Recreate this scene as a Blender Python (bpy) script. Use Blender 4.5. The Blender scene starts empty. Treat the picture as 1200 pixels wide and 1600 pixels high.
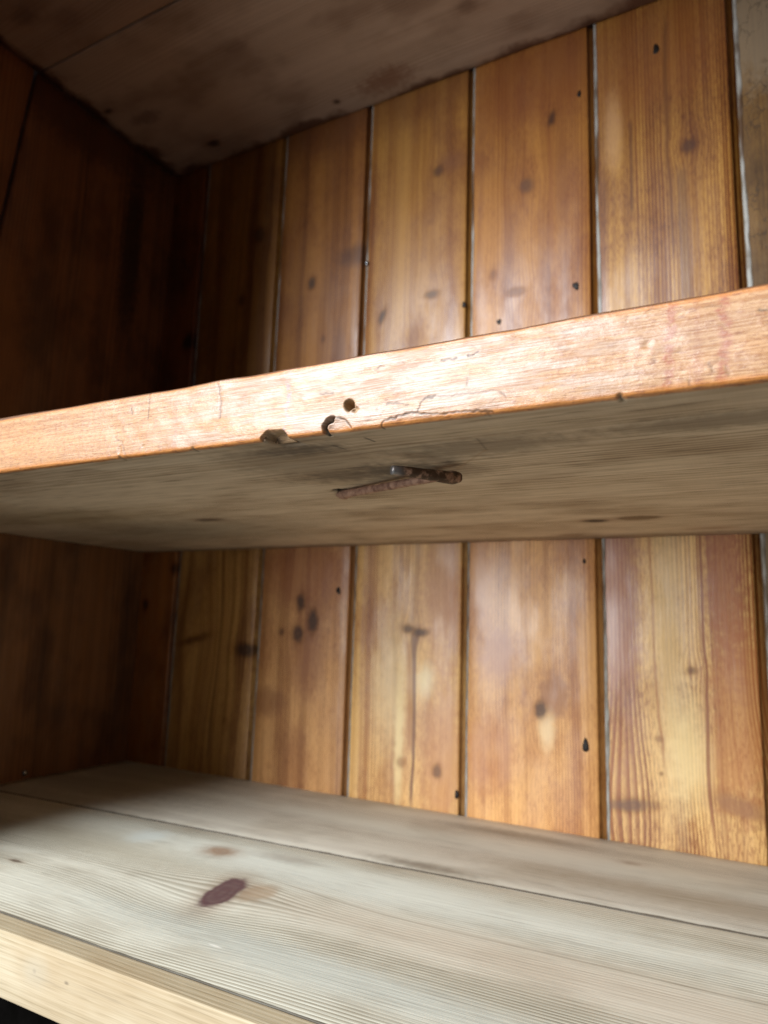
import bpy, math, random
import numpy as np
from mathutils import Matrix, Vector

# ------------------------------------------------------------------ camera, light, exposure
scene = bpy.context.scene
col = scene.collection
cam_d = bpy.data.cameras.new('camera')
cam = bpy.data.objects.new('camera', cam_d)
col.objects.link(cam)
right = Vector((0.87769, 0.47825, 0.03076)); up = Vector((0.04862, -0.15272, 0.98707)); fwd = Vector((-0.47676, 0.86485, 0.15729))
M = Matrix((right, up, -fwd)).transposed().to_4x4()
M.translation = Vector((0.10829, -0.21122, -0.09681))
cam.matrix_world = M
cam_d.sensor_fit = 'VERTICAL'; cam_d.sensor_height = 36; cam_d.sensor_width = 27
cam_d.lens = 1119.09 / 1600 * 36
cam_d.clip_start = 0.01; cam_d.clip_end = 50
cam_d.dof.use_dof = True
cam_d.dof.focus_distance = 0.272
cam_d.dof.aperture_fstop = cam_d.lens / 2.1
scene.camera = cam

world = bpy.data.worlds.new('World'); scene.world = world; world.use_nodes = True
wb = world.node_tree.nodes['Background']
wb.inputs[0].default_value = (0.80, 0.90, 1.0, 1); wb.inputs[1].default_value = 0.11

def area(name, az, el, dist, sx, sy, watts, color, aim=(-.08, .1, .0)):
    """a window of the room: az degrees to the left of straight ahead, el degrees up, seen from the shelf"""
    ld = bpy.data.lights.new(name, 'AREA'); ld.shape = 'RECTANGLE'; ld.size = sx; ld.size_y = sy
    ld.energy = watts; ld.color = color
    o = bpy.data.objects.new(name, ld); col.objects.link(o)
    a = Vector(aim); az = math.radians(az); el = math.radians(el)
    d = Vector((-math.sin(az) * math.cos(el), -math.cos(az) * math.cos(el), math.sin(el)))
    o.location = a + d * dist
    o.rotation_euler = d.to_track_quat('Z', 'Y').to_euler()
    return o
# one tall window of the room: its upper sash sees the sky, its lower sash the darker ground outside
area('window_upper_sash', 25, 32, 1.9, 1.0, 0.95, 60, (0.88, 0.945, 1.0))
area('window_lower_sash', 25, 6, 1.75, 1.0, 0.85, 35, (0.94, 0.97, 1.0))
scene.view_settings.view_transform = 'Standard'; scene.view_settings.look = 'None'
scene.view_settings.gamma = 1; scene.view_settings.use_curve_mapping = False
scene.view_settings.exposure = 0.0
scene.render.engine = 'CYCLES'
scene.cycles.max_bounces = 6; scene.cycles.diffuse_bounces = 4; scene.cycles.glossy_bounces = 3
scene.cycles.use_adaptive_sampling = True; scene.cycles.adaptive_threshold = 0.01
scene.cycles.use_denoising = True
scene.cycles.denoiser = 'OPENIMAGEDENOISE'; scene.cycles.denoising_input_passes = 'RGB_ALBEDO_NORMAL'; scene.cycles.denoising_prefilter = 'NONE'

rng = random.Random(7)
nrng = np.random.RandomState(5)

# ------------------------------------------------------------------ measured sizes (metres)
T = 0.028          # middle shelf thickness, its top front edge is y = 0, z = 0
D = 0.3269         # back wall face
H1 = 0.4033        # underside of the top shelf
H2 = 0.2374        # the bottom shelf's face lies at z = -H2
Y2 = 0.0139        # its front
XL, XR = -0.475, 0.6202
SEAMS = [XL - .004, -0.4245, -0.3187, -0.2167, -0.1109, -0.0046, 0.0992, 0.2034, 0.3076, 0.4118, 0.516, XR + .004]

# ------------------------------------------------------------------ node helper
def lin(h):
    h = h.lstrip('#'); v = [int(h[i:i + 2], 16) / 255 for i in (0, 2, 4)]
    return tuple(c / 12.92 if c <= .04045 else ((c + .055) / 1.055) ** 2.4 for c in v) + (1,)

class S:
    def __init__(s, b, k): s.b = b; s.k = k
    def __add__(s, o): return s.b.m('ADD', s, o)
    __radd__ = __add__
    def __sub__(s, o): return s.b.m('SUBTRACT', s, o)
    def __rsub__(s, o): return s.b.m('SUBTRACT', o, s)
    def __mul__(s, o): return s.b.m('MULTIPLY', s, o)
    __rmul__ = __mul__
    def __truediv__(s, o): return s.b.m('DIVIDE', s, o)

class Build:
    def __init__(self, name):
        self.mat = bpy.data.materials.new(name); self.mat.use_nodes = True
        self.nt = self.mat.node_tree; self.nt.nodes.clear()
    def n(self, t, **kw):
        nd = self.nt.nodes.new(t)
        for k, v in kw.items(): setattr(nd, k, v)
        return nd
    def put(self, sock, v):
        if isinstance(v, S): self.nt.links.new(v.k, sock)
        else: sock.default_value = v
    def m(self, op, a, b=0.0, c=0.0, clamp=False):
        nd = self.n('ShaderNodeMath', operation=op, use_clamp=clamp)
        self.put(nd.inputs[0], a); self.put(nd.inputs[1], b)
        if op in ('MULTIPLY_ADD', 'COMPARE', 'SMOOTH_MIN'): self.put(nd.inputs[2], c)
        return S(self, nd.outputs[0])
    def vec(self, x, y, z=0.0):
        if not isinstance(z, S):
            nd = self.n('ShaderNodeCombineXYZ'); self.put(nd.inputs[0], x + z * 7.31); self.put(nd.inputs[1], y)
            r = S(self, nd.outputs[0]); r.flat = True; return r
        nd = self.n('ShaderNodeCombineXYZ')
        for i, v in enumerate((x, y, z)): self.put(nd.inputs[i], v)
        return S(self, nd.outputs[0])
    def noise(self, v, scale=1.0, detail=2.0, rough=.5, dist=0.0):
        nd = self.n('ShaderNodeTexNoise', noise_dimensions='2D' if getattr(v, 'flat', False) else '3D'); self.put(nd.inputs['Vector'], v)
        nd.inputs['Scale'].default_value = scale; nd.inputs['Detail'].default_value = detail
        nd.inputs['Roughness'].default_value = rough; nd.inputs['Distortion'].default_value = dist
        return S(self, nd.outputs['Fac'])
    def sm(self, v, lo, hi, a=0.0, b=1.0):
        nd = self.n('ShaderNodeMapRange', interpolation_type='SMOOTHSTEP')
        self.put(nd.inputs[0], v)
        if lo > hi: lo, hi, a, b = hi, lo, b, a
        for i, k in enumerate((lo, hi, a, b)): self.put(nd.inputs[1 + i], k)
        return S(self, nd.outputs[0])
    def mix(self, f, a, b, blend='MIX'):
        nd = self.n('ShaderNodeMix', data_type='RGBA', blend_type=blend)
        self.put(nd.inputs[0], f); self.put(nd.inputs[6], a); self.put(nd.inputs[7], b)
        return S(self, nd.outputs[2])
    def coords(self, origin=(0, 0, 0)):
        tc = self.n('ShaderNodeTexCoord'); sp = self.n('ShaderNodeSeparateXYZ')
        self.nt.links.new(tc.outputs['Object'], sp.inputs[0])
        return [S(self, sp.outputs[i]) + origin[i] for i in range(3)]
    def attr(self, name):
        nd = self.n('ShaderNodeAttribute', attribute_name=name)
        return S(self, nd.outputs['Fac'])
    def done(self, color, rough=.5, bump=None, bstr=.3, bdist=.001, coat=None, coatr=.2, metal=0.0, spec=.5):
        bs = self.n('ShaderNodeBsdfPrincipled'); out = self.n('ShaderNodeOutputMaterial')
        self.nt.links.new(bs.outputs[0], out.inputs[0])
        self.put(bs.inputs['Base Color'], color); self.put(bs.inputs['Roughness'], rough)
        self.put(bs.inputs['Metallic'], metal); self.put(bs.inputs['Specular IOR Level'], spec)
        if coat is not None:
            self.put(bs.inputs['Coat Weight'], coat); self.put(bs.inputs['Coat Roughness'], coatr)
        if bump is not None:
            bn = self.n('ShaderNodeBump'); bn.inputs['Strength'].default_value = bstr; bn.inputs['Distance'].default_value = bdist
            self.put(bn.inputs['Height'], bump)
            self.nt.links.new(bn.outputs[0], bs.inputs['Normal'])
            if coat is not None: self.nt.links.new(bn.outputs[0], bs.inputs['Coat Normal'])
        return self.mat

def wood(name, origin, axes, early, late, seed=0, period=.0022, ring=.6, streak=.5, warp=.012, blotch=('#8a5a30', .35), fibre=.25,
         knots=(), stains=(), lines=(), rough=.5, rough_var=.15, coat=None, coatr=.22, bstr=.25, slope=0.0, wavy=2.0, after=None, spec=.5, grime=None, raylines=0.0, upper_shade_tint=None, fib=(1500, 60), mottle=0.0):
    """pine: rings bent round knots, streaks, fibres, stains.  axes = (along grain, across grain)
    knots: (along, across, r_along, r_across, colour, strength[, tilt]);  stains: (along, across, r_along, r_across, colour, strength, softness, raggedness)
    lines: (across0, along_from, along_to, width, colour, strength) dark streaks along the grain"""
    b = Build(name)
    X = b.coords(origin)
    g = X['xyz'.index(axes[0])]
    a = X['xyz'.index(axes[1][0])]
    for k in axes[1][1:]: a = a + X['xyz'.index(k)]
    sd = seed * 3.71
    a0 = a + g * slope
    w = b.noise(b.vec(g * 2.2, a * 9, sd), 1, 1, .5) - .5
    w2 = b.noise(b.vec(g * 9, a * 30, sd + 5), 1, 1, .5) - .5
    aw = a0 + w * warp + w2 * (warp * .16)
    kd = []
    rag = b.noise(b.vec(g * 160, a * 160, sd), 1, 2, .6) - .5
    for kn in knots:
        kg, ka, rg, ra, kc, ks = kn[:6]
        tilt = kn[6] if len(kn) > 6 else 0.0
        dg = (g - kg); da = (a - ka)
        if tilt:
            dg, da = dg * math.cos(tilt) + da * math.sin(tilt), da * math.cos(tilt) - dg * math.sin(tilt)
        d2 = b.m('ADD', (dg * (1 / rg)) * (dg * (1 / rg)), (da * (1 / ra)) * (da * (1 / ra)))
        dist = b.m('SQRT', d2)
        kd.append((dist, kc, ks))
        fg, fa = (a - ka) * (1 / (1.9 * ra)), (g - kg) * (1 / (2.6 * max(rg, ra)))
        q = b.m('EXPONENT', (fg * fg + fa * fa) * -1.0)
        aw = aw - (a - ka) * q * (.7 * min(1, ks))
    r = aw * (1 / period) + (b.noise(b.vec(aw * 26, g * .5, sd + 1), 1, 1, .5) - .5) * wavy * 3
    f = b.m('FRACT', r)
    rg_ = b.sm(f, 0.05, .82) * b.sm(f, 1.0, .9)
    st = b.noise(b.vec(aw * 75, g * 1.3, sd + 2), 1, 2, .55)
    st2 = b.noise(b.vec(aw * 330, g * 5, sd + 3), 1, 1, .5)
    fi = b.noise(b.vec(aw * fib[0], g * fib[1], sd + 4), 1, 2, .6)
    vary = b.noise(b.vec(aw * 40, g * 2, sd + 6), 1, 0, .5)
    t = b.m('MULTIPLY', rg_, b.sm(vary, .25, .7, .25, 1.0)) * ring + (st - .5) * streak * 2 + (st2 - .5) * streak * .8 + (fi - .5) * fibre + .12
    t = b.m('MAXIMUM', b.m('MINIMUM', t, 1.0), 0.0)
    c = b.mix(t, lin(early), lin(late))
    bl = b.noise(b.vec(g * 11, a * 20, sd + 7), 1, 3, .6)
    c = b.mix(b.sm(bl, .42, .72) * blotch[1], c, b.mix(1.0, c, lin(blotch[0]), 'MULTIPLY'))
    if mottle:
        mo = b.noise(b.vec(g * 150, a * 800, sd + 8), 1, 3, .65)
        c = b.mix(b.sm(mo, .44, .66) * mottle * b.sm(bl, .3, .6, .35, 1.0), c, b.mix(1.0, c, lin('#b08058'), 'MULTIPLY'))
    if upper_shade_tint:  # browner tone above the middle shelf, painting in that compartment's shade too
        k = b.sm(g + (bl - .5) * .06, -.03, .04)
        c = b.mix(k * upper_shade_tint[1], c, b.mix(1.0, c, lin(upper_shade_tint[0]), 'MULTIPLY'))
    for stn in stains:
        sg, sa, rg2, ra2, sc, ss, soft, ragg = stn[:8]
        dg = (g - sg) * (1 / rg2); da = (a - sa) * (1 / ra2)
        d = b.m('SQRT', dg * dg + da * da) + rag * ragg + (bl - .5) * ragg
        c = b.mix(b.sm(d, 1 + soft, 1 - soft) * ss, c, lin(sc))
    for ln in lines:
        la, l0, l1, lw, lc, ls = ln
        mid, half = (l0 + l1) / 2, abs(l1 - l0) / 2
        e1 = b.sm(b.m('ABSOLUTE', (aw - la) + (w2 * .004)), lw, lw * .2)
        e2 = b.sm(b.m('ABSOLUTE', g - mid), half, half * .75)
        c = b.mix(e1 * e2 * ls, c, lin(lc))
    kmask = None
    for dist, kc, ks in kd:
        dn = dist + rag * .5 + w2 * .9 if ks < 1 else dist + rag * .3 + w2 * .7
        halo = b.sm(dn, 2.2, .8) * (.30 * ks)
        c = b.mix(halo, c, b.mix(1.0, c, lin('#a87850'), 'MULTIPLY'))
        body = b.sm(dn, 1.1, .8) if ks >= 1 else b.sm(dn, 1.32, .35)
        if ks >= 1: c = b.mix(b.sm(dn, 1.35, 1.0) * .25, c, lin('#8a7c6c'))
        kcol = b.mix(b.m('PINGPONG', dn * 2.6, .5) * (.7 if ks < 1 else .45), lin(kc), b.mix(.4, lin(kc), c))
        c = b.mix(body * ks, c, kcol)
        kmask = b.sm(dn, 1.5, .9) * (-.85 * ks) + 1.0 if kmask is None else kmask * (b.sm(dn, 1.5, .9) * (-.85 * ks) + 1.0)
    bump = b.noise(b.vec(a0 * 1500, g * 55, sd), 1, 1, .5) * .5 + b.noise(b.vec(a0 * 420, g * 5, sd), 1, 1, .5) * .6
    if raylines:
        c = b.mix(b.sm(fi, .56, .72) * b.sm(bl, .35, .6, .3, 1.0) * raylines, c, lin('#4a3826'))
    rr = b.m('ADD', rough, (bl - .5) * rough_var * 2 + (fi - .5) * .12)
    cw = None
    if coat is not None:
        cw = b.sm(b.noise(b.vec(g * 10, a * 30, sd + 9), 1, 4, .6), coat[1], coat[2], .22 * coat[0], coat[0])
        if kmask is not None: cw = cw * kmask
    if after: c, rr, bump, cw = after(b, X, c, rr, bump, cw)
    return b.done(c, rr, bump, bstr, .0006, cw, coatr, spec=spec)

def simple(name, c1, c2, scale, rough=.6, metal=0.0, bstr=.4, bdist=.0006, detail=4, spec=.5):
    b = Build(name); X = b.coords()
    n = b.noise(b.vec(*X), scale, detail, .62); n2 = b.noise(b.vec(*X), scale * 3.1, 3, .6)
    c = b.mix(b.sm(n, .35, .66), lin(c1), lin(c2))
    return b.done(c, b.m('ADD', rough, (n2 - .5) * .3), n * .6 + n2 * .5, bstr, bdist, metal=metal, spec=spec)

# ------------------------------------------------------------------ object helpers
def mesh(name, verts, faces, mat, parent=None, origin=(0, 0, 0), smooth=True, attrs=None):
    v = np.asarray(verts, float) - np.asarray(origin, float)
    me = bpy.data.meshes.new(name); me.from_pydata(v.tolist(), [], faces)
    if smooth: me.polygons.foreach_set('use_smooth', [True] * len(me.polygons))
    for k, arr in (attrs or {}).items():
        at = me.attributes.new(k, 'FLOAT', 'POINT'); at.data.foreach_set('value', np.asarray(arr, np.float32))
    me.materials.append(mat); me.update()
    o = bpy.data.objects.new(name, me); col.objects.link(o)
    if parent is not None:
        o.parent = parent; o.location = Vector(origin) - parent.location
    else: o.location = origin
    return o
def empty(name, loc, label=None, cat=None, group=None, kind=None):
    o = bpy.data.objects.new(name, None); col.objects.link(o); o.location = loc; o.empty_display_size = .02
    tag(o, label, cat, group, kind); return o
def tag(o, label=None, cat=None, group=None, kind=None):
    for k, v in (('label', label), ('category', cat), ('group', group), ('kind', kind)):
        if v: o[k] = v
    return o

def sweep(profile, us, place, close=True, disp=None):
    """profile: (m,2) points; us: stations; place(u, p) -> xyz array; returns verts, faces (end caps as ngons)"""
    m, n = len(profile), len(us)
    V = np.concatenate([place(u, profile) for u in us])
    F = []
    for i in range(n - 1):
        for j in range(m if close else m - 1):
            k = (j + 1) % m
            F.append((i * m + j, i * m + k, (i + 1) * m + k, (i + 1) * m + j))
    if close:
        F.append(tuple(range(m - 1, -1, -1))); F.append(tuple((n - 1) * m + j for j in range(m)))
    return V, F

def wob(x, seed, amp, wl):
    r = np.random.RandomState(seed); s = 0
    for k in range(4): s = s + np.sin(np.asarray(x) * 2 * np.pi / (wl / (1 + k * .77)) + r.rand() * 6.28) / (1 + k)
    return s * amp * .5

def flip(F): return [tuple(reversed(f)) for f in F]

def rect_profile(a0, a1, b0, b1, r, seg=3, na=6, nb=2):
    """rounded rectangle, counter-clockwise"""
    P = []
    def arc(cx, cy, s):
        for i in range(seg + 1):
            t = s + (math.pi / 2) * i / seg; P.append((cx + r * math.cos(t), cy + r * math.sin(t)))
    def line(p, q, n):
        for i in range(1, n): P.append((p[0] + (q[0] - p[0]) * i / n, p[1] + (q[1] - p[1]) * i / n))
    arc(a1 - r, b1 - r, 0); line((a1 - r, b1), (a0 + r, b1), na)
    arc(a0 + r, b1 - r, math.pi / 2); line((a0, b1 - r), (a0, b0 + r), nb)
    arc(a0 + r, b0 + r, math.pi); line((a0 + r, b0), (a1 - r, b0), na)
    arc(a1 - r, b0 + r, 1.5 * math.pi); line((a1, b0 + r), (a1, b1 - r), nb)
    return np.array(P)

def plank(name, y0, y1, z0, z1, mat, parent, r=.0012, seed=0, x0=XL, x1=XR, wave=.0003, ends=0.0, edge_wave=.0, sl0=0.0, sl1=0.0):
    """a shelf board running along x"""
    org = ((x0 + x1) / 2, (y0 + y1) / 2, (z0 + z1) / 2)
    prof = rect_profile(y0, y1, z0, z1, r, 3, 12, 3)
    def place(u, p):
        q = np.empty((len(p), 3)); q[:, 0] = u; q[:, 1] = p[:, 0]; q[:, 2] = p[:, 1]
        q[:, 2] += wob(q[:, 1] * 1.0 + u * .2, seed, wave, .13)
        q[:, 1] += wob(u, seed + 3, edge_wave, .12) * (p[:, 0] < y0 + .002)
        k = (p[:, 0] - y0) / (y1 - y0); q[:, 1] += (u + .05) * (sl0 * (1 - k) + sl1 * k)
        return q
    V, F = sweep(prof, np.linspace(x0, x1, 90), place)
    return mesh(name, V, F, mat, parent, org)

# ------------------------------------------------------------------ shared small materials
iron = simple('dark_iron', '#15110f', '#2a211c', 900, .55, .4)
steel = simple('bright_steel', '#b9bcc0', '#8d9094', 1200, .25, 1.0, .1)
tongue_mat = None

# ------------------------------------------------------------------ back wall: eight upright boards
back_wall = empty('wall_back', (0, D, -.3), kind='structure')

K = '#3d2413'      # knot brown
board_spec = [
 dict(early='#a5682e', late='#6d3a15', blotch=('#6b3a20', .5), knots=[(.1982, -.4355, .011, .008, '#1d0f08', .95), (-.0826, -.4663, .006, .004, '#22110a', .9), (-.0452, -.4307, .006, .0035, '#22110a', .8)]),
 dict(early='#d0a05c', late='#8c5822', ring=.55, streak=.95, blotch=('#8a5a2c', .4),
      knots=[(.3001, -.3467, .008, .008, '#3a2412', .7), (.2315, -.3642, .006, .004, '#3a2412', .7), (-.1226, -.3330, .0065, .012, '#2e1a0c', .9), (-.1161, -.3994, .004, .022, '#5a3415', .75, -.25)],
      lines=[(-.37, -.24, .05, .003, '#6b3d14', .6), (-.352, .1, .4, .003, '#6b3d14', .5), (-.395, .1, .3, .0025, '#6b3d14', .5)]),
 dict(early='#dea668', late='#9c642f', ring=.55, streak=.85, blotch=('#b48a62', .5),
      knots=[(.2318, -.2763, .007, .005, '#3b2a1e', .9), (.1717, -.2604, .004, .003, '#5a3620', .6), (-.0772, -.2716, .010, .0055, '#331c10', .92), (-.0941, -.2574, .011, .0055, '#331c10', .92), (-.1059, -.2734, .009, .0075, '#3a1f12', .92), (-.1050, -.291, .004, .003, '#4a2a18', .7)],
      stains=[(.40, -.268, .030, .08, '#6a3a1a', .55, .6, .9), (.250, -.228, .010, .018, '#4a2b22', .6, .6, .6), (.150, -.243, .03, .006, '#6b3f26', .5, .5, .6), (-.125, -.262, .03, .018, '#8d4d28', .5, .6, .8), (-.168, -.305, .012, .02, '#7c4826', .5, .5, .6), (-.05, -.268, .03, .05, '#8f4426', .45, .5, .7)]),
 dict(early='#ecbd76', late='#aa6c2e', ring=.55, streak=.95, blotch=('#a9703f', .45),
      knots=[(.3118, -.1437, .006, .006, '#4d3020', .8), (.1938, -.1468, .004, .008, '#4d3524', .75), (.1822, -.1967, .009, .004, '#33221a', .85, .35), (-.0985, -.1615, .004, .0055, '#46250f', .8), (-.1010, -.1510, .0038, .0075, '#3f200e', .85), (-.2081, -.1334, .005, .004, '#553018', .75), (-.205, -.165, .004, .004, '#8a5426', .6)],
      stains=[(.40, -.164, .030, .08, '#7a4a22', .5, .6, .9), (.318, -.128, .010, .015, '#7a4a2c', .5, .6, .8), (-.07, -.13, .05, .02, '#b5794c', .6, .5, .9), (-.14, -.175, .05, .016, '#ecd29a', .5, .8, .7), (-.14, -.145, .012, .007, '#f2e0b0', .7, .7, .7), (-.19, -.168, .05, .004, '#f0d79a', .7, .7, .5), (-.2, -.13, .06, .018, '#b5713c', .55, .5, .9)],
      lines=[(-.1565, -.245, -.09, .0022, '#6b3c14', .85), (-.160, -.2, -.1, .004, '#a06428', .6), (-.158, -.1, -.02, .003, '#8a5222', .4)]),
 dict(early='#e8b06a', late='#aa6a2c', ring=.55, streak=.85, blotch=('#b8885a', .5),
      knots=[(.3292, -.0391, .009, .0042, '#3c2013', .92, .15), (.2738, -.0607, .008, .007, '#5b3a28', .8, -.4), (.18, -.069, .004, .008, '#704426', .7), (-.1541, -.0502, .006, .0045, '#40230f', .9), (.20, -.09, .006, .003, '#6b3a18', .6)],
      stains=[(-.142, -.040, .016, .012, '#9c6232', .8, .45, .9), (-.115, -.083, .02, .016, '#a86a45', .7, .6, .7), (-.168, -.046, .012, .006, '#efd3a2', .7, .7, .6), (-.19, -.09, .03, .02, '#b06a32', .5, .4, .8), (-.055, -.097, .05, .009, '#b8805f', .5, .6, .7), (.28, -.032, .06, .005, '#8a5422', .5, .6, .6), (.37, -.05, .04, .06, '#7d3f1c', .5, .5, .7)],
      lines=[(-.040, .19, .33, .003, '#8a4f1e', .6), (-.052, .17, .29, .002, '#8a5322', .5)]),
 dict(early='#ecc078', late='#9a5e24', ring=.85, streak=1.15, period=.0026, blotch=('#a0643a', .4), warp=.005, wavy=.9, mottle=.6,
      knots=[(.2698, .0655, .0055, .006, '#4a2a1a', .85), (-.1203, .0541, .0035, .004, '#6b4020', .8), (-.1674, .0323, .0025, .003, '#8a5a38', .6), (-.2135, .0105, .0052, .024, '#6b4c3c', .85, -.12), (-.2050, .0800, .0058, .017, '#9a6a48', .75, .28), (-.190, .0330, .002, .002, '#7a4a28', .7)],
      stains=[(-.055, .078, .060, .012, '#97513a', .75, .6, 1.1), (-.07, .005, .09, .017, '#a5684c', .75, .6, 1.1), (-.15, .085, .06, .022, '#b26a36', .6, .5, 1.2), (-.10, .040, .12, .011, '#ecc98a', .65, .7, .7), (-.17, .050, .035, .012, '#f2d596', .7, .7, .7), (.36, .04, .05, .07, '#8a4f20', .55, .5, .8), (.30, .010, .03, .006, '#c89a6a', .6, .7, .6)],
      lines=[(.062, -.24, .0, .0018, '#8a4a20', .8), (.029, -.2, -.0, .0015, '#a0602c', .6), (.052, .17, .40, .0028, '#6b3c14', .75), (.060, .14, .26, .006, '#6e4a2c', .6), (.023, .22, .31, .002, '#5a2f14', .7)]),
 dict(early='#a08254', late='#5e4424', ring=.5, streak=.6, blotch=('#6b5a44', .6), knots=[], stains=[(.36, .115, .05, .02, '#9c8e78', .5, .6, .9), (-.1, .11, .2, .02, '#8a7a60', .4, .6, .9)]),
 dict(early='#c08a4a', late='#8a5422', knots=[(.1, .26, .006, .005, K, .9)]),
 dict(early='#b98048', late='#8a5426'), dict(early='#c4924e', late='#8f5c28'), dict(early='#b98048', late='#8a5426'),
]

def crackle(b, X, c, rr, bump, cw):
    # old crazed paint skin on the weathered board
    v = b.vec(X[0] * 90, X[2] * 60, 0.0)
    nd = b.n('ShaderNodeTexVoronoi', feature='DISTANCE_TO_EDGE'); nd.inputs['Scale'].default_value = 1.0
    wv = b.vec(X[0] * 90 + (b.noise(v, 1.5, 3) - .5) * 1.6, X[2] * 55 + (b.noise(v, 1.1, 3) - .5) * 1.6, 0.0)
    b.put(nd.inputs['Vector'], wv)
    e = b.sm(S(b, nd.outputs['Distance']), .05, .005)
    msk = b.sm(b.noise(b.vec(X[0] * 30, X[2] * 14, 3.0), 1, 2), .42, .58)
    c = b.mix(e * msk * .6, c, lin('#2e1e10'))
    return c, rr, bump - e * msk * 1.2, cw

ZB, ZT = -.50, H1 + .014
for i, sp in enumerate(board_spec):
    xa, xb = SEAMS[i] + .0012, SEAMS[i + 1] - .0042
    spec = dict(sp); xc = (xa + xb) / 2
    org = (xc, D, -.3)
    kw = dict(period=.0024, ring=.5, streak=.5, rough=.52, coat=(1.0, .38, .66), coatr=.30, bstr=.2, rough_var=.12, mottle=.35, upper_shade_tint=('#bca468', .9))
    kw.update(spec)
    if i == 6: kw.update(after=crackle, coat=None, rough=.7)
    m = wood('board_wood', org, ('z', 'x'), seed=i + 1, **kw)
    # cross-section: face at y = D, eased arrises, tongue on the right that the next board covers
    wdt = xb - xa
    face = [(xa + .0016, D), ]
    for k in range(1, 10): face.append((xa + wdt * k / 10, D - .00035 * math.sin(math.pi * k / 10)))
    prof = [(xa, D + .0016), (xa + .0005, D + .0005)] + face + [(xb - .0012, D), (xb - .0003, D + .0004), (xb, D + .0014), (xb, D + .0042), (xb + .0050, D + .0046), (xb + .0050, D + .009), (xb, D + .009), (xb, D + .014), (xa, D + .014), (xa, D + .0094), (xa + .0006, D + .0092), (xa + .0006, D + .0044), (xa, D + .0042)]
    prof = np.array(prof)
    def place(u, p, i=i):
        q = np.empty((len(p), 3)); q[:, 0] = p[:, 0] + wob(u, 40 + i, .00025, .4); q[:, 1] = p[:, 1] + wob(u, 70 + i, .0003, .5); q[:, 2] = u
        return q
    V, F = sweep(prof, np.linspace(ZB, ZT, 60), place)
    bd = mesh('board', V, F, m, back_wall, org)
    sp['obj'] = bd; sp['org'] = org

# old pale paint left along the left arris of each board
def paint_after(): pass
b = Build('old_paint'); X = b.coords()
n = b.noise(b.vec(X[0] * 300, X[2] * 60, X[1] * 300), 1, 4, .6)
n2 = b.noise(b.vec(X[0] * 40, X[2] * 11, 0.0), 1, 3, .6)
c = b.mix(b.sm(n, .4, .65), lin('#a8a69f'), lin('#7d776c')); c = b.mix(b.sm(n2, .46, .64), c, lin('#5a4028'))
paint = b.done(c, .7, n, .4, .0005)
for i in range(1, len(board_spec)):
    xa = SEAMS[i] + .0012
    zs = np.linspace(ZB + .01, ZT - .008, 260); V = []; F = []
    wide = {5: 1.25, 6: 1.5}.get(i, .85)
    for z in zs:
        wv = max(.3, 1 + float(wob(z, 90 + i, .9, .16)) * .45 + float(wob(z, 190 + i, .9, .023)) * .2) * .0013 * wide
        off = float(wob(z, 40 + i, .00025, .4)); oy = float(wob(z, 70 + i, .0003, .5))
        V += [(xa + off - .0004, D + .0030 + oy, z), (xa + off - .0006, D + .0012 + oy, z), (xa + off + .0003, D + .0000 + oy, z), (xa + off + .0004 + wv, D - .00035 + oy, z), (xa + off + .0006 + wv, D + .0004 + oy, z)]
    for k in range(len(zs) - 1):
        for j in range(4): F.append((k * 5 + j, k * 5 + j + 1, (k + 1) * 5 + j + 1, (k + 1) * 5 + j))
    mesh('paint_strip', V, F, paint, board_spec[i]['obj'] and back_wall, (xa, D, -.3))

# dark heads of the old cut nails in the boards
def nail_head(parent, x, z, w, h, tilt=0.0):
    V = []; nn = 12
    for ring, (s, dy) in enumerate(((1.0, .0006), (.92, -.0004), (.55, -.0007))):
        for k in range(nn):
            t = 2 * math.pi * k / nn; rr = 1 + .14 * math.sin(3 * t + x * 900)
            px, pz = w * s * rr * math.cos(t), h * s * rr * math.sin(t)
            V.append((x + px * math.cos(tilt) - pz * math.sin(tilt), D + dy, z + px * math.sin(tilt) + pz * math.cos(tilt)))
    F = []
    for r in range(2):
        for k in range(nn): F.append((r * nn + k, r * nn + (k + 1) % nn, (r + 1) * nn + (k + 1) % nn, (r + 1) * nn + k))
    F.append(tuple(2 * nn + k for k in range(nn)))
    mesh('nail_head', V, F, iron, parent, (x, D, z))
for x, z, w, h, t in [(.0447, .3612, .0026, .0048, 0), (-.0159, .3436, .0017, .0034, 0), (-.0205, .1748, .0026, .0038, .4), (-.0844, .1565, .0022, .0026, 0), (-.2316, -.0672, .0022, .0036, .3), (-.0176, -.1768, .0024, .0052, 0), (-.0168, -.0446, .0013, .0018, 0), (-.1165, -.2235, .0018, .0034, 0), (-.1163, .178, .0018, .003, 0)]:
    nail_head(back_wall, x, z, w, h, t)

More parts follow.
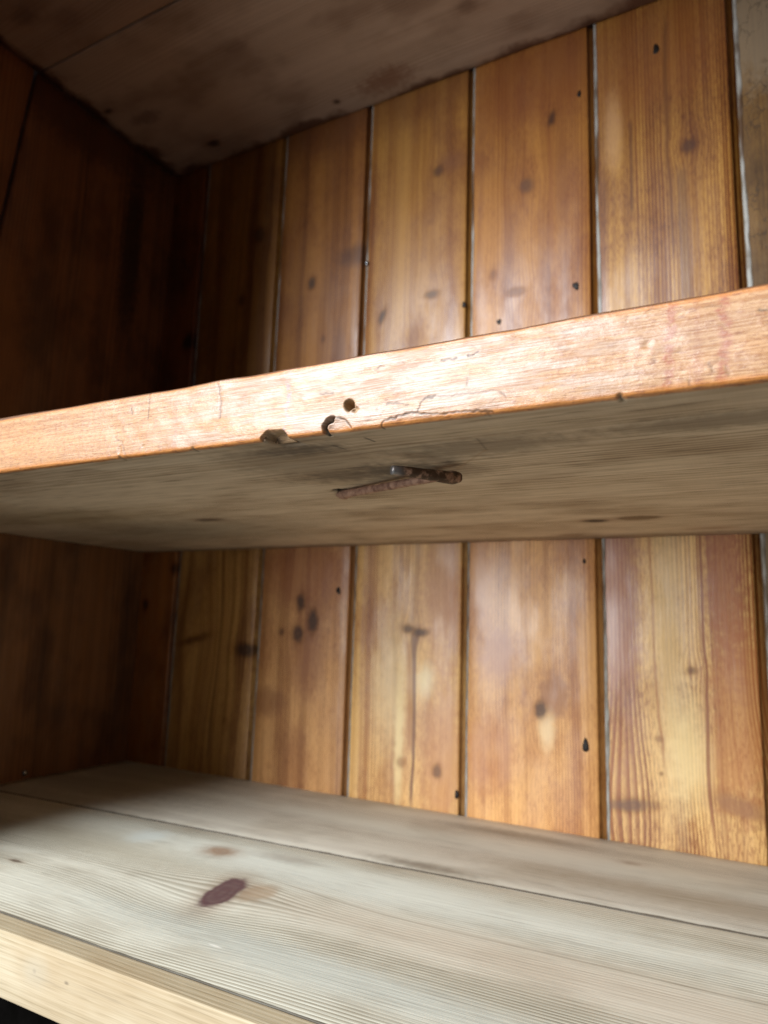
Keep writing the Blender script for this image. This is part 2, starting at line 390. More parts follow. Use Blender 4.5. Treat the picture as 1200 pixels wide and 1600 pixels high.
# ------------------------------------------------------------------ left side wall, two upright boards
wall_left = empty('wall_left', (XL, .15, -.3), kind='structure')
def side_board(yb0, yb1, yt0, yt1, x_face, sgn, mat, parent, org):
    prof = rect_profile(0, 1, 0, 1, .001, 2, 8, 2)
    V = []; F = []
    zs = np.linspace(ZB, ZT, 40); m = 0
    for z in zs:
        k = (z - ZB) / (ZT - ZB); y0 = yb0 + (yt0 - yb0) * k; y1 = yb1 + (yt1 - yb1) * k
        p = rect_profile(y0, y1, 0, .018, .0018, 3, 10, 2); m = len(p)
        q = np.empty((m, 3)); q[:, 1] = p[:, 0]; q[:, 0] = x_face - sgn * p[:, 1] + wob(q[:, 1] + z * .2, 11, .0004, .2); q[:, 2] = z
        V.append(q)
    V = np.concatenate(V)
    for i in range(len(zs) - 1):
        for j in range(m): F.append((i * m + j, i * m + (j + 1) % m, (i + 1) * m + (j + 1) % m, (i + 1) * m + j))
    F.append(tuple(range(m - 1, -1, -1))); F.append(tuple((len(zs) - 1) * m + j for j in range(m)))
    if sgn < 0: F = flip(F)
    return mesh('board', V, F, mat, parent, org)
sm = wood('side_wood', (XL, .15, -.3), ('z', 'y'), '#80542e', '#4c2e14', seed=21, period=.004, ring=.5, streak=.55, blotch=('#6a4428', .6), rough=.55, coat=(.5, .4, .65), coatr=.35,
          stains=[(.29, .274, .09, .012, '#20100a', .85, .6, .9), (.14, .14, .08, .03, '#8a5c2c', .6, .6, .7), (.39, .2, .03, .1, '#3c1a0c', .7, .5, .9)], knots=[(.05, .22, .01, .007, '#2a140a', .8)])  # the paler oval towards the front is light painted into the wood
side_board(.065, D + .02, .1515, D + .02, XL, 1, sm, wall_left, (XL, .15, -.3))
sm2 = wood('side_wood_front', (XL, .15, -.3), ('z', 'y'), '#8a5c34', '#543418', seed=25, period=.004, ring=.5, streak=.55, blotch=('#4a2214', .6), rough=.55, coat=(.5, .4, .65), coatr=.35)
side_board(.0, .062, .0, .1490, XL, 1, sm2, wall_left, (XL, .15, -.3))

wall_right = empty('wall_right', (XR, .15, -.3), kind='structure')
sm3 = wood('right_side_wood', (XR, .15, -.3), ('z', 'y'), '#a5682e', '#6a3a18', seed=29, rough=.55)
side_board(-.02, D + .02, -.02, D + .02, XR, -1, sm3, wall_right, (XR, .15, -.3))

# ------------------------------------------------------------------ top shelf, two boards seen from below
top_shelf = empty('shelf', ((XL + XR) / 2, 0, H1), 'dim grey brown shelf at the top, seen from below', 'shelf', 'fixed shelves of the cupboard')
def top_edge(b, X, c, rr, bump, cw):
    # brown varnish brushed over from the wall, ragged along the back and the left end
    n = b.noise(b.vec(X[0] * 26, X[1] * 26, 1.0), 1, 5, .62)
    n3 = b.noise(b.vec(X[0] * 9, X[1] * 9, 4.0), 1, 3, .55)
    e = b.sm(X[1] - D + n * .028 + (n3 - .5) * .035, .002, .014)
    e2 = b.sm((XL - X[0]) + n * .045 + (n3 - .5) * .045, .008, .022)
    c = b.mix(b.m('MAXIMUM', e, e2) * .85, c, lin('#5a3318'))
    return c, rr, bump, cw
tw = dict(period=.003, ring=.45, streak=.35, blotch=('#9a8068', .4), rough=.7, rough_var=.08, bstr=.3, after=top_edge, warp=.02)
t_org = ((XL + XR) / 2, .24, H1 + .012)
twm = wood('top_shelf_wood', t_org, ('x', 'y'), '#cabaa4', '#a28f7a', seed=31, knots=[(-.2876, .2112, .012, .005, '#7a685a', .4), (-.0903, .2626, .010, .008, '#6a5546', .5), (-.3937, .3011, .008, .005, '#2c1a10', .9), (-.4565, .2165, .006, .003, '#241610', .8), (-.2434, .3074, .004, .003, '#2c1a10', .9)],
           stains=[(-.1856, .304, .022, .012, '#7a4a28', .6, .7, 1.4), (-.43, .24, .016, .007, '#5e4434', .5, .7, 1.3), (-.12, .19, .05, .02, '#7a5a44', .5, .6, .7)], **tw)
plank('plank', .1517, D - .0006, H1, H1 + .024, twm, top_shelf, seed=3, x0=XL + .0006, x1=XR - .0006)
t_org = ((XL + XR) / 2, .075, H1 + .012)
twm2 = wood('top_shelf_front_wood', ((XL + XR) / 2, (.0 + .1505) / 2, H1 + .0123), ('x', 'y'), '#b6a28c', '#8a7460', seed=33, knots=[(-.4263, .1037, .016, .008, '#5a443a', .5), (-.3971, .122, .014, .009, '#6a5044', .35)], **tw)
plank('plank', .0, .1505, H1 + .0003, H1 + .0243, twm2, top_shelf, seed=5, x0=XL + .0006, x1=XR - .0006)

# ------------------------------------------------------------------ middle shelf: one thick plank with a worn front edge
mid_shelf = empty('shelf', ((XL + XR) / 2, 0, -T), 'thick shelf across the middle with a chipped orange front edge', 'shelf', 'fixed shelves of the cupboard')

CRACKS = [  # (x, z) polylines on the front face, half width, depth, darkness
 ([(-.0116, -.0285), (-.0093, -.0258), (-.0048, -.0254), (.0007, -.0244), (.006, -.0254), (.0127, -.0263), (.0185, -.0263), (.0252, -.0268), (.030, -.0276)], .00030, .0008, .8),
 ([(.0036, -.0241), (.0045, -.0215), (.0066, -.0199), (.0102, -.0197)], .00030, .0003, .7),
 ([(.0078, -.0196), (.0195, -.0203), (.0317, -.0206), (.035, -.0227)], .00025, .0003, .5),
 ([(.0218, -.0069), (.0222, -.0079), (.0256, -.0064)], .0003, .0003, .7), ([(.0123, -.0074), (.0177, -.0075)], .00035, .0003, .6),
 ([(.0217, -.0148), (.0219, -.0175)], .0002, .0002, .6), ([(-.0082, -.0201), (-.0044, -.0203), (.0001, -.0214)], .0003, .0003, .55),
 ([(-.1261, .0005), (-.1255, -.0040), (-.1252, -.012)], .0003, .0003, .6), ([(-.1357, -.0059), (-.1349, -.0089)], .0003, .0003, .8),
 ([(.0941, -.0211), (.0956, -.0236)], .00022, .0003, .7), ([(.0986, -.0226), (.0993, -.0253)], .0002, .0003, .6), ([(.0889, -.0253), (.0894, -.0272)], .0002, .0003, .7),
 ([(.1075, -.0077), (.1098, -.0085)], .0003, .0003, .8), ([(-.0139, -.0066), (-.01, -.006)], .0003, .0003, .5), ([(.0536, -.0049), (.057, -.0042)], .0002, .0002, .5),
 ([(-.1445, -.0183), (-.1402, -.0207), (-.1363, -.0285)], .0003, .0003, .4), ([(-.0367, -.0126), (-.0311, -.0131)], .0003, .0002, .5), ([(.0797, -.0166), (.0804, -.0186)], .0002, .0002, .5),
 ([(-.0871, -.0019), (-.0850, -.0080), (-.0848, -.0165)], .0004, .0003, .5),
 ([(-.0341, -.0285), (-.0342, -.0255), (-.0330, -.0238), (-.0312, -.0226)], .00075, .0030, .9),
 ([(-.0312, -.0226), (-.0284, -.0224), (-.0251, -.0240), (-.0231, -.0270)], .0004, .0006, .6),
 ([(-.0320, -.0262), (-.0300, -.0268), (-.0270, -.0262)], .0002, .0002, .5),
]
r_ = random.Random(3)
for k in range(46):   # the hair-fine nicks of long use
    x = r_.uniform(-.22, .12); z = r_.uniform(-.026, -.002); a_ = r_.gauss(0.1, .7); L = r_.uniform(.0012, .0045)
    CRACKS.append(([(x, z), (x + L * math.cos(a_), z + L * math.sin(a_) * .6)], .00016, .00015, r_.uniform(.25, .6)))

def polyd(px, pz, pts):
    d = np.full(px.shape, 1e9)
    for (x0, z0), (x1, z1) in zip(pts[:-1], pts[1:]):
        dx, dz = x1 - x0, z1 - z0; L = dx * dx + dz * dz + 1e-14
        t = np.clip(((px - x0) * dx + (pz - z0) * dz) / L, 0, 1)
        d = np.minimum(d, np.hypot(px - x0 - t * dx, pz - z0 - t * dz))
    return d
def gnoise(x, y, seed, wl):
    r = np.random.RandomState(seed); s = np.zeros(np.shape(x))
    for k in range(7):
        a_ = r.rand() * 6.28; f = (.6 + r.rand() * 1.6) / wl
        s += np.sin((np.cos(a_) * x + np.sin(a_) * y) * 6.28 * f + r.rand() * 6.28)
    return s / 3.0

def mid_plank():
    r = .0013
    prof = []
    zs = np.linspace(-r, -T + r, 84)
    prof += [(0.0, z) for z in zs]                                             # front face, top to bottom
    prof += [(r - r * math.cos(t), -T + r - r * math.sin(t)) for t in np.linspace(.2, math.pi / 2, 6)]
    ys = list(np.linspace(.0018, .125, 104)) + list(np.linspace(.131, D - .0006, 26))
    prof += [(y, -T) for y in ys]
    prof += [(D - .0006, -T * .5), (D - .0006, 0.0)]
    prof += [(y, 0.0) for y in np.linspace(D - .02, .004, 30)]
    prof += [(r - r * math.sin(t), -r + r * math.cos(t)) for t in np.linspace(0.0, 1.4, 5)]
    prof = np.array(prof)
    xs = np.concatenate([np.linspace(XL + .0006, -.15, 70)[:-1], np.linspace(-.15, -.068, 120)[:-1], np.linspace(-.068, -.04, 80)[:-1], np.linspace(-.04, .036, 270)[:-1], np.linspace(.036, .125, 150)[:-1], np.linspace(.125, XR - .0006, 40)])
    def place(u, p):
        q = np.empty((len(p), 3)); q[:, 0] = u; q[:, 1] = p[:, 0]; q[:, 2] = p[:, 1]; return q
    V, F = sweep(prof, xs, place)
    x, y, z = V[:, 0].copy(), V[:, 1].copy(), V[:, 2].copy()
    front = np.clip(1 - y / .0035, 0, 1)
    nearf = np.clip(1 - y / .012, 0, 1)
    dy = np.zeros_like(x); dz = np.zeros_like(x); dark = np.zeros_like(x); raw = np.zeros_like(x)
    # the planed edge is not straight: long waves, softened arrises, the left end a little higher
    dy += nearf * (wob(x, 2, .0004, .25) + gnoise(x, z * 2, 9, .02) * .00010)
    lift = np.clip((-.17 - x) / .1, 0, 1); dz += nearf * (z > -T * .5) * lift ** 2 * .0025
    dz += nearf * (z > -.004) * wob(x, 17, .00018, .07)
    arr = np.clip((z + T - 0) / .0045, 0, 1)
    lowarr = (1 - arr) * front
    wear = .35 + .65 * np.clip(gnoise(x, x * 0, 13, .03) * .5 + .5, 0, 1)
    dy += lowarr * wear * .0007; dz += lowarr * wear * .0004
    uparr = np.clip(1 + z / .004, 0, 1) * front
    dy += uparr * (.0006 + .0005 * gnoise(x, x * 0, 19, .05))
    # cracks, scratches and nicks
    for pts, hw, dep, dk in CRACKS:
        lo = min(p[0] for p in pts) - .006; hi = max(p[0] for p in pts) + .006
        s = np.where((x > lo) & (x < hi) & (y < .004))[0]
        wx = x[s] + gnoise(x[s], z[s], 31, .006) * .00025; wz = z[s] + gnoise(x[s], z[s], 37, .005) * .00025
        d = polyd(wx, wz, pts); wd = max(hw * 1.7, .00052); k = np.clip(1 - d / wd, 0, 1)
        kk = np.clip(k * 1.4, 0, 1) * min(1.0, hw / .00034)
        dy[s] += kk * (dep if dep > .002 else dep * .4); dark[s] = np.maximum(dark[s], kk * dk)
    # splinter flake below the long crack sits slightly in
    s = np.where((x > -.010) & (x < .03) & (y < .004) & (z < -.0245))[0]
    fl = polyd(x[s], z[s], [(-.008, -.0285), (.0, -.0275), (.012, -.0287), (.026, -.0290)])
    k = np.clip(1 - fl / .0022, 0, 1); dy[s] += k * .0004 + k * gnoise(x[s], z[s], 41, .006) * .00015
    # drilled hole
    s = np.where((np.abs(x + .0241) < .006) & (y < .004))[0]
    rad = np.hypot((x[s] + .0241) / 1.0, (z[s] + .0186)) + gnoise(x[s], z[s], 43, .005) * .00022
    k = np.clip((.0024 - rad) / .0010, 0, 1); k = k * k * (3 - 2 * k); dy[s] += k * .0058; raw[s] = np.maximum(raw[s], np.clip((.0030 - rad) / .0009, 0, 1)); dark[s] = np.maximum(dark[s], np.clip((.0014 - rad) / .0010, 0, 1) * .6)  # dark centre paints the shade inside the hole
    s2 = np.where((np.abs(x + .0212) < .004) & (y < .004))[0]
    rad = np.hypot((x[s2] + .0215) / 1.0, (z[s2] + .0203)) + gnoise(x[s2], z[s2], 47, .002) * .0003
    k = np.clip((.0016 - rad) / .0010, 0, 1); dy[s2] += k * .0012; raw[s2] = np.maximum(raw[s2], k)
    # bore broken out through the lower arris
    cx, cz = -.0575, -.0297
    s = np.where((np.abs(x - cx) < .011) & (y < .016) & (z < -.015))[0]
    yy = y[s]; rb = .0056 + gnoise(x[s], z[s] + y[s], 53, .007) * .0003
    lean = (yy) * .22
    rad = np.hypot((x[s] - cx - lean) * .80, (z[s] - cz) * .95 + yy * .10)
    inside = np.clip((rb - rad) / .0016, 0, 1) * np.clip((.0120 - yy) / .005, 0, 1)
    onfront = yy < .0018
    dy[s] += np.where(onfront, inside * .0075, 0)
    dz[s] += np.where(onfront, inside * .0006, inside * np.sqrt(np.clip(rb ** 2 - ((x[s] - cx - lean) * .8) ** 2, 0, None)) * 1.0)
    raw[s] = np.maximum(raw[s], np.clip(inside * 1.8, 0, 1)); dark[s] = np.maximum(dark[s], inside * np.clip((cx - .0012 - x[s]) / .003, 0, .75))  # dark left side paints shade into the bore
    # lens-shaped bruise right of the gouge
    s = np.where((np.abs(x + .028) < .009) & (y < .004) & (z < -.019))[0]
    e = 1 - (((x[s] + .0283) / .0056) ** 2 + ((z[s] + .0285) / .0058) ** 2)
    dy[s] += np.clip(e, 0, 1) ** .6 * .0011
    # chips along the lower arris
    for xc, w_, dp in [(.0701, .0012, .0008), (-.1413, .0012, .0006), (-.099, .0012, .0004)]:
        s = np.where((np.abs(x - xc) < w_ * 2) & (y < .005) & (z < -.022))[0]
        k = np.clip(1 - np.hypot((x[s] - xc) / w_, (z[s] + T) / .0016), 0, 1); dy[s] += k * dp * (y[s] < .0016); dz[s] += k * dp; raw[s] = np.maximum(raw[s], k * .6); dark[s] = np.maximum(dark[s], k * .5)
    # two small dents on the face
    for xc, zc, rx, rz, dp in [(-.1411, -.0245, .0011, .0026, .0006), (-.1269, -.0240, .0009, .0010, .0005), (.0784, -.0130, .0016, .0018, .0004)]:
        s = np.where((np.abs(x - xc) < .006) & (y < .004))[0]
        k = np.clip(1 - ((x[s] - xc) / rx) ** 2 - ((z[s] - zc) / rz) ** 2, 0, 1); dy[s] += k * dp
    # crater where the nail comes out of the underside
    s = np.where((np.abs(x + .0880) < .014) & (np.abs(y - .1005) < .016) & (z < -.02))[0]
    rad = np.hypot((x[s] + .0880) / 1.2, (y[s] - .1005)) + gnoise(x[s], y[s], 59, .004) * .0005; k = np.clip(1 - rad / .0070, 0, 1)
    dz[s] += k * .0035; dark[s] = np.maximum(dark[s], np.clip(k * 2.2, 0, 1))
    # hair scratches on the underside
    for pts, hw, dk in [([(-.0114, .0712), (.0121, .0439)], .0005, -.5), ([(.0121, .0439), (.0145, .0274)], .0004, .35), ([(-.0234, .0111), (-.0228, .0173)], .0005, .8), ([(-.041, .0160), (-.0395, .0230)], .0004, .6)]:
        s = np.where((z < -.027) & (y > .002) & (y < .126))[0]
        d = polyd(x[s], y[s], pts); k = np.clip(1 - d / (hw * 2), 0, 1)
        if dk > 0: dark[s] = np.maximum(dark[s], k * dk)
        else: raw[s] = np.maximum(raw[s], k * -dk)
    under = (z < -.027) & (y > .006)
    dz += under * (gnoise(x * .15, y, 61, .02) * .00012)
    V = np.stack([x, y + dy, z + dz], 1)
    return V, F, dark, raw

def mid_after(b, X, c, rr, bump, cw):
    # the front edge carries an orange varnish, the underside is bare grey-brown; worn patches with painted glare, drips, the dents
    x, y, z = X
    fm = b.sm(y + (b.noise(b.vec(x * 140, z * 50, y * 50), 1, 3) - .5) * .0016, .0034, .0016)
    top_m = b.sm(z, -.0015, -.0005)
    fm = b.m('MAXIMUM', fm, top_m)
    # front edge wood
    s1 = b.noise(b.vec(x * 6, z * 900, 2.0), 1, 3, .55); s2 = b.noise(b.vec(x * 55, z * 2100, 5.0), 1, 3, .6)
    big = b.noise(b.vec(x * 14, z * 40, 8.0), 1, 4, .6); mott = b.noise(b.vec(x * 420, z * 700, 3.0), 1, 3, .6)
    e = b.mix(b.sm(s1 * .45 + s2 * .55, .38, .62), lin('#c0966e'), lin('#a27248'))
    e = b.mix(b.sm(big, .45, .7) * .5, e, lin('#c48e5c'))
    e = b.mix(b.sm(mott, .52, .68) * .4, e, lin('#93582f'))
    # ferrous drips: short upright reddish-violet marks
    dr = b.noise(b.vec(x * 95, z * 9, 6.0), 1, 3, .6)
    e = b.mix(b.sm(dr, .62, .76) * .28, e, lin('#8f4f3c'))
    for xx, w_, s_, cc in [(.0853, .0020, .6, '#9a4c3a'), (.0995, .0022, .6, '#9a4a38'), (-.0795, .0035, .75, '#c07a45'), (-.0715, .0022, .5, '#b8703e'), (.0165, .0015, .45, '#a8603c'), (-.0505, .0016, .45, '#7f7890')]:
        k = b.sm(b.m('ABSOLUTE', (x - xx) + (b.noise(b.vec(x * 30, z * 260, 1.0), 1, 3) - .5) * .005 + z * -.12 * 0.5), w_, w_ * .2)
        e = b.mix(k * s_ * b.sm(mott, .3, .55), e, lin(cc))
    # arrises rubbed to brighter orange
    ar = b.m('MAXIMUM', b.sm(z, -.0252, -.0272), b.sm(z, -.0030, -.0012))
    e = b.mix(ar * .75, e, lin('#c47a32'))
    pore = b.noise(b.vec(x * 260, z * 2600, 9.0), 1, 2, .5)
    e = b.mix(b.sm(pore, .57, .68) * .6, e, lin('#7c4a34'))
    wp = b.noise(b.vec(x * 30, z * 150, 3.0), 1, 3, .65)
    worn_glare = b.sm(b.m('ABSOLUTE', x + .015), .14, .05) * b.sm(wp, .38, .56)  # scuffed pale wood that also paints window glare along the middle
    e = b.mix(worn_glare * .75 * (1 - ar), e, b.mix(b.sm(s2, .4, .62), lin('#b8a292'), lin('#a27a60')))
    e = b.mix(top_m, e, lin('#6a4428'))
    c = b.mix(fm, c, e)
    # dusty raw wood in holes, dark cracks, painted shade inside the holes
    raw = b.attr('raw'); dark = b.attr('dark')
    rn = b.noise(b.vec(x * 500, y * 500, z * 900), 1, 3, .6)
    c = b.mix(raw, c, b.mix(rn, lin('#7a5c3e'), lin('#c0a07a')))
    c = b.mix(dark, c, lin('#1c110b'))
    # varnish gloss: in worn patches with ragged edges
    gl = b.noise(b.vec(x * 34, z * 120, 12.0), 1, 5, .66)
    cwt = .5 * b.sm(gl + (mott - .5) * .25, .36, .52) * fm * (1 - raw) * (1 - dark)
    rr = b.m('ADD', b.m('MULTIPLY', rr, 1 - fm), fm * (.5 + (big - .5) * .1) + (raw * .2))
    bump = b.m('ADD', b.m('MULTIPLY', bump, b.sm(y, .002, .004) * .8), b.noise(b.vec(x * 55, z * 2100, 5.0), 1, 2, .6) * .9 + mott * .8)
    return c, rr, bump, cwt

mid_org = ((XL + XR) / 2, D / 2, -T / 2)
mwm = wood('middle_shelf_wood', mid_org, ('x', 'y'), '#d6c2a6', '#a68e70', seed=41, period=.0048, ring=.55, streak=.30, warp=.009, slope=.02, fibre=.9, fib=(330, 30), raylines=.35, blotch=('#a48e70', .4), rough=.68, rough_var=.06, bstr=.32, coatr=.26, after=mid_after,
           knots=[(.0107, .2390, .0075, .0060, '#241810', .98), (.0382, .2338, .0115, .0075, '#7c6448', 1.0), (-.2344, .1591, .012, .006, '#4a3826', .85), (-.02, .30, .01, .006, '#7a5a40', .5), (-.115, .195, .02, .006, '#7d664c', .35), (.075, .29, .02, .008, '#8a6040', .4)],
           stains=[(-.066, .040, .034, .040, '#6c5a44', .45, .5, .8), (-.058, .018, .016, .007, '#3a2e22', .65, .7, 1.2), (-.060, .068, .03, .012, '#43372a', .55, .7, 1.2), (-.035, .062, .018, .010, '#3c3a34', .7, .7, 1.0), (-.02, .075, .02, .012, '#5c4a36', .5, .7, 1.0), (.012, .040, .03, .012, '#5a4c3a', .55, .7, 1.1), (.095, .036, .04, .008, '#5f503e', .55, .7, 1.2), (.03, .018, .03, .004, '#c9b493', .35, .7, 1.2), (-.3, .2, .10, .05, '#6a6658', .5, .8, .8), (-.33, .12, .08, .03, '#8c7a56', .4, .8, .8), (.0, .32, .5, .012, '#6b4a34', .5, .6, 1.0)])
V, F, dark, raw = mid_plank()
mesh('plank', V, flip(F), mwm, mid_shelf, mid_org, attrs={'dark': dark, 'raw': raw})

# ------------------------------------------------------------------ bottom shelf: nosing strip and two planks
low_shelf = empty('shelf', ((XL + XR) / 2, Y2, -H2 - .027), 'pale scrubbed bottom shelf with a purple knot, made of joined planks', 'shelf', 'fixed shelves of the cupboard')
lw = dict(rough=.62, rough_var=.08, bstr=.3, blotch=('#b8aa98', .35), streak=.2, fibre=.4, fib=(800, 26), raylines=.2)
def joint(at, sl, wdt, colr):
    def f(b, X, c, rr, bump, cw):
        d = X[1] - at - (X[0] + .05) * sl
        n = b.noise(b.vec(X[0] * 60, X[1] * 60, 2.0), 1, 3, .6)
        k = b.sm(b.m('ABSOLUTE', d) - n * wdt * 1.6, wdt * .9, wdt * -.1)
        return b.mix(k * .9, c, lin(colr)), rr, bump, cw
    return f
nz = ((XL + XR) / 2, (Y2 + .0266) / 2, -H2 - .0135)
nwm = wood('nosing_wood', nz, ('x', 'yz'), '#c4b498', '#9e8a66', seed=51, period=.0028, ring=.4, warp=.004, wavy=1.0, **dict(lw, blotch=('#d8c0a0', .4)),
           stains=[(-.18, -.2345, .008, .0055, '#b3a892', .5, .7, .6), (-.16, -.2341, .0018, .0008, '#6a5c4c', .7, .6, 1.4), (-.181, -.2343, .0012, .001, '#9a8c78', .6, .6, 1.4)], spec=.4)
plank('nosing_strip', Y2, .0266, -H2 - .027, -H2, nwm, low_shelf, r=.0010, seed=7, x0=XL + .0006, x1=XR - .0006, wave=.00008, edge_wave=.0003)
pz = ((XL + XR) / 2, (.0272 + .1932) / 2, -H2 - .0135)
pwm = wood('low_plank_wood', pz, ('x', 'y'), '#e4dfcd', '#a39a86', after=joint(.0272, 0.0, .0006, '#4a4032'), seed=53, period=.0024, ring=.85, warp=.003, slope=-.035, wavy=1.2, **lw,
           knots=[(-.1550, .1030, .0092, .0215, '#624646', 1.0, .29), (-.2030, .1560, .0110, .0085, '#93745a', .85), (-.2861, .0762, .006, .002, '#4e3626', .8)],
           stains=[(-.1400, .1140, .009, .013, '#a88e70', .75, .4, .5), (-.12, .155, .20, .022, '#cfd2c8', .55, .7, .5), (.05, .11, .16, .02, '#cbb9a4', .55, .8, .6), (-.3, .13, .10, .02, '#a59a82', .45, .8, .7), (-.262, .1556, .012, .012, '#d6dcd6', .6, .7, 1.0), (-.16, .168, .02, .006, '#8a7e70', .5, .8, .8), (-.06, .060, .12, .012, '#aab0aa', .4, .8, .9), (-.1154, .054, .0035, .0006, '#efe9dc', .9, .6, .8)],
           lines=[(.1265, -.19, .3, .0016, '#8d7f6c', .4)])
plank('plank', .0272, .1932, -H2 - .027, -H2 - .0002, pwm, low_shelf, r=.0005, seed=8, x0=XL + .0006, x1=XR - .0006, wave=.0002, edge_wave=.00025, sl1=.0485)
qz = ((XL + XR) / 2, (.1951 + D - .0006) / 2, -H2 - .0135)
qwm = wood('low_plank_back_wood', qz, ('x', 'y'), '#ded8c8', '#a69e90', after=joint(.1951, .0485, .0016, '#4c4234'), seed=57, period=.0024, ring=.6, warp=.006, slope=-.03, wavy=1.2, **lw,
           stains=[(-.0842, .2030, .03, .006, '#6f6252', .7, .8, .9), (-.06, .300, .05, .008, '#7c6f5e', .6, .8, .8), (.08, .235, .12, .014, '#9a8870', .55, .8, .7), (-.1, .265, .2, .014, '#cfd0c4', .45, .8, .5), (-.39, .26, .08, .08, '#6d6250', .5, .8, .8)],  # the large round patch paints the back-left corner's shadow into the wood
           knots=[(.02, .2815, .008, .004, '#8a745c', .5)])
plank('plank', .1951, D - .0006, -H2 - .027, -H2 - .0006, qwm, low_shelf, r=.0005, seed=9, x0=XL + .0006, x1=XR - .0006, wave=.0002, edge_wave=.0003, sl0=.0485)

# ------------------------------------------------------------------ added unseen front frame: its stile shades the left, its rail the upper back
frame = empty('shade_frame', (XL, -.012, -.5), 'added unseen brown front frame that casts shade into the cupboard', 'frame')
fm1 = wood('shade_stile_wood', (-.428, -.0125, 0), ('z', 'x'), '#a5703c', '#70421e', seed=61, period=.004, rough=.55)
V, F = sweep(rect_profile(XL - .01, -.352, -.0235, -.0012, .0018, 3, 4, 2), np.linspace(ZB, H1 + .03, 30), lambda u, p: np.stack([p[:, 0], p[:, 1], np.full(len(p), u)], 1))
mesh('shade_stile', V, F, fm1, frame, (-.428, -.0125, 0))
fm2 = wood('shade_rail_wood', (0, -.0125, .37), ('x', 'z'), '#a5703c', '#70421e', seed=63, period=.004, rough=.55)
V, F = sweep(rect_profile(-.0235, -.0012, H1 - .055, H1 + .03, .0018, 3, 2, 4), np.linspace(-.3516, XR, 30), lambda u, p: np.stack([np.full(len(p), u), p[:, 0], p[:, 1]], 1))
mesh('shade_rail', V, F, fm2, frame, (0, -.0125, .37))

# ------------------------------------------------------------------ added near-black panel painting in the shade below the bottom shelf
pm = simple('gap_shade_black', '#050403', '#0a0807', 60, 1.0, 0, .2, spec=.03)
pv, pf = sweep(rect_profile(.030, .046, -.5, -H2 - .0275, .001, 2, 2, 6), np.linspace(XL + .001, XR - .001, 20), lambda u, p: np.stack([np.full(len(p), u), p[:, 0], p[:, 1]], 1))
tag(mesh('gap_shade_panel', pv, pf, pm, None, ((XL + XR) / 2, .038, -.5)), 'added near black panel painting in the shade below the bottom shelf lip', 'panel')

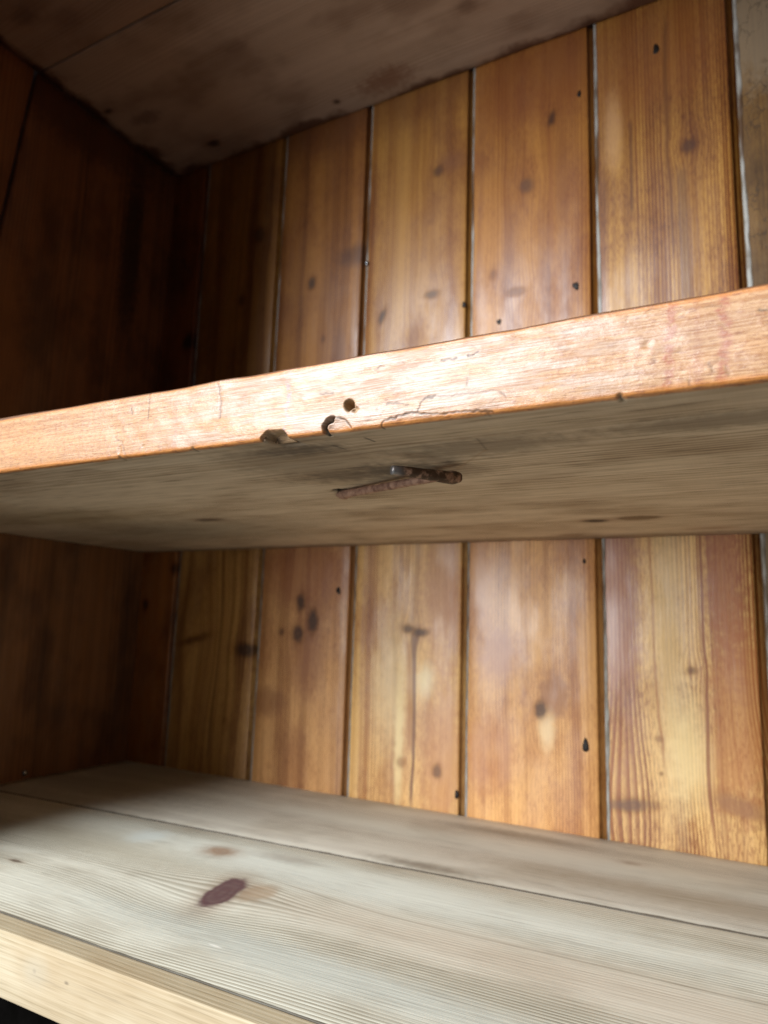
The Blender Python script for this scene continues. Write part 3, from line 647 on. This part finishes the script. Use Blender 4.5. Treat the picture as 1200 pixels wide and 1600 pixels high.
# ------------------------------------------------------------------ the bent rusty nail
rb = Build('rusty_iron'); X = rb.coords()
n1 = rb.noise(rb.vec(*X), 260, 4, .6); n2 = rb.noise(rb.vec(*X), 1500, 3, .6)
c = rb.mix(rb.sm(n1, .34, .7), lin('#b48e76'), lin('#745040')); c = rb.mix(rb.sm(n2, .60, .75) * .45, c, lin('#2a1a12')); c = rb.mix(rb.sm(n2, .42, .3) * .55, c, lin('#9a6a42'))
tipm = rb.attr('tip'); belly = rb.attr('belly')
c = rb.mix(belly * rb.sm(n1, .3, .55) * .9, c, lin('#402b15'))
c = rb.mix(tipm * .7, c, lin('#96989a'))
rust = rb.done(c, rb.m('SUBTRACT', .62 + (n1 - .5) * .3, tipm * .3), n1 * .8 + n2 * .6, .75, .0005, metal=rb.m('ADD', .25, tipm * .3))
def nail_mesh():
    ctrl = [(-.0960, .1100, -.0262), (-.0895, .1035, -.0290), (-.0828, .0972, -.0300), (-.0558, .0856, -.0306), (-.0298, .0743, -.0312), (-.0159, .0676, -.0318), (-.0110, .0656, -.0325), (-.0092, .0645, -.0335), (-.0099, .0622, -.0343), (-.0120, .0560, -.0346), (-.0172, .0480, -.0347), (-.0224, .0408, -.0347), (-.0256, .0369, -.0346)]
    rad = [.0029, .0028, .0021, .0019, .0019, .0020, .0023, .0025, .0026, .0025, .0023, .0021, .0018]
    P = [Vector(p) for p in ctrl]; pts = []; rs = []
    for i in range(len(P) - 1):
        p0, p1, p2, p3 = P[max(i - 1, 0)], P[i], P[i + 1], P[min(i + 2, len(P) - 1)]
        nn = max(3, int((p2 - p1).length / .0009))
        for k in range(nn):
            t = k / nn
            pts.append(.5 * ((2 * p1) + (p2 - p0) * t + (2 * p0 - 5 * p1 + 4 * p2 - p3) * t * t + (3 * p1 - p0 - 3 * p2 + p3) * t ** 3)); rs.append(rad[i] + (rad[i + 1] - rad[i]) * t)
    pts.append(P[-1]); rs.append(rad[-1])
    m = 18; V = []; tip = []; belly = []
    ref = Vector((0, 0, 1)); r_ = random.Random(4)
    for i, p in enumerate(pts):
        tn = (pts[min(i + 1, len(pts) - 1)] - pts[max(i - 1, 0)]).normalized()
        a = tn.cross(ref).normalized(); bq = a.cross(tn).normalized()
        for j in range(m):
            t = 2 * math.pi * j / m
            sq = 1 / max(abs(math.cos(t)), abs(math.sin(t))) ** .45          # squarish cut-nail section
            rr = rs[i] * 1.06 * sq * (1 + .025 * math.sin(i * .3 + 2 * t) + .02 * math.sin(i * .8 + 4 * t) + r_.uniform(-.015, .015))
            V.append(p + (a * math.cos(t) + bq * math.sin(t)) * rr * (1.0 if abs(math.sin(t)) < .5 else .92))
            k = i / len(pts); tip.append(max(0, min(1, (k - .955) / .03))); belly.append(max(0.0, min(1.0, (k - .70) / .04)))
    F = []
    n = len(pts)
    for i in range(n - 1):
        for j in range(m): F.append((i * m + j, i * m + (j + 1) % m, (i + 1) * m + (j + 1) % m, (i + 1) * m + j))
    F.append(tuple(range(m - 1, -1, -1))); F.append(tuple((n - 1) * m + j for j in range(m)))
    return [tuple(v) for v in V], F, tip, belly
V, F, tip, belly = nail_mesh()
tag(mesh('bent_nail', V, F, rust, None, (-.0905, .1062, -.028), attrs={'tip': tip, 'belly': belly}), 'rusty nail bent over in a hook under the middle shelf', 'nail')

# ------------------------------------------------------------------ two small bright pins
def pin(x, y, z, r, axis, label):
    V = []; nn = 14
    for s, h in ((1.0, 0.0), (1.0, .25), (.85, .6), (.5, .9)):
        for k in range(nn):
            t = 2 * math.pi * k / nn; V.append((r * s * math.cos(t), -r * h, r * s * math.sin(t)))
    F = [(q * nn + k, q * nn + (k + 1) % nn, (q + 1) * nn + (k + 1) % nn, (q + 1) * nn + k) for q in range(3) for k in range(nn)]
    F.append(tuple(3 * nn + k for k in range(nn)))
    V = [Vector(v) for v in V]
    if axis == 'x': V = [Vector((-v.y, v.x, v.z)) for v in V]
    o = mesh('nail_pin', [tuple(v + Vector((x, y, z))) for v in V], F, steel, None, (x, y, z))
    return tag(o, label, 'nail')
pin(-.2145, D - .0006, .2379, .0024, 'y', 'tiny shiny nail head in the dark seam of the upper back boards')
pin(XL + .0006, .2127, -.2325, .0026, 'x', 'tiny shiny nail head low on the dark left wall above the bottom shelf')
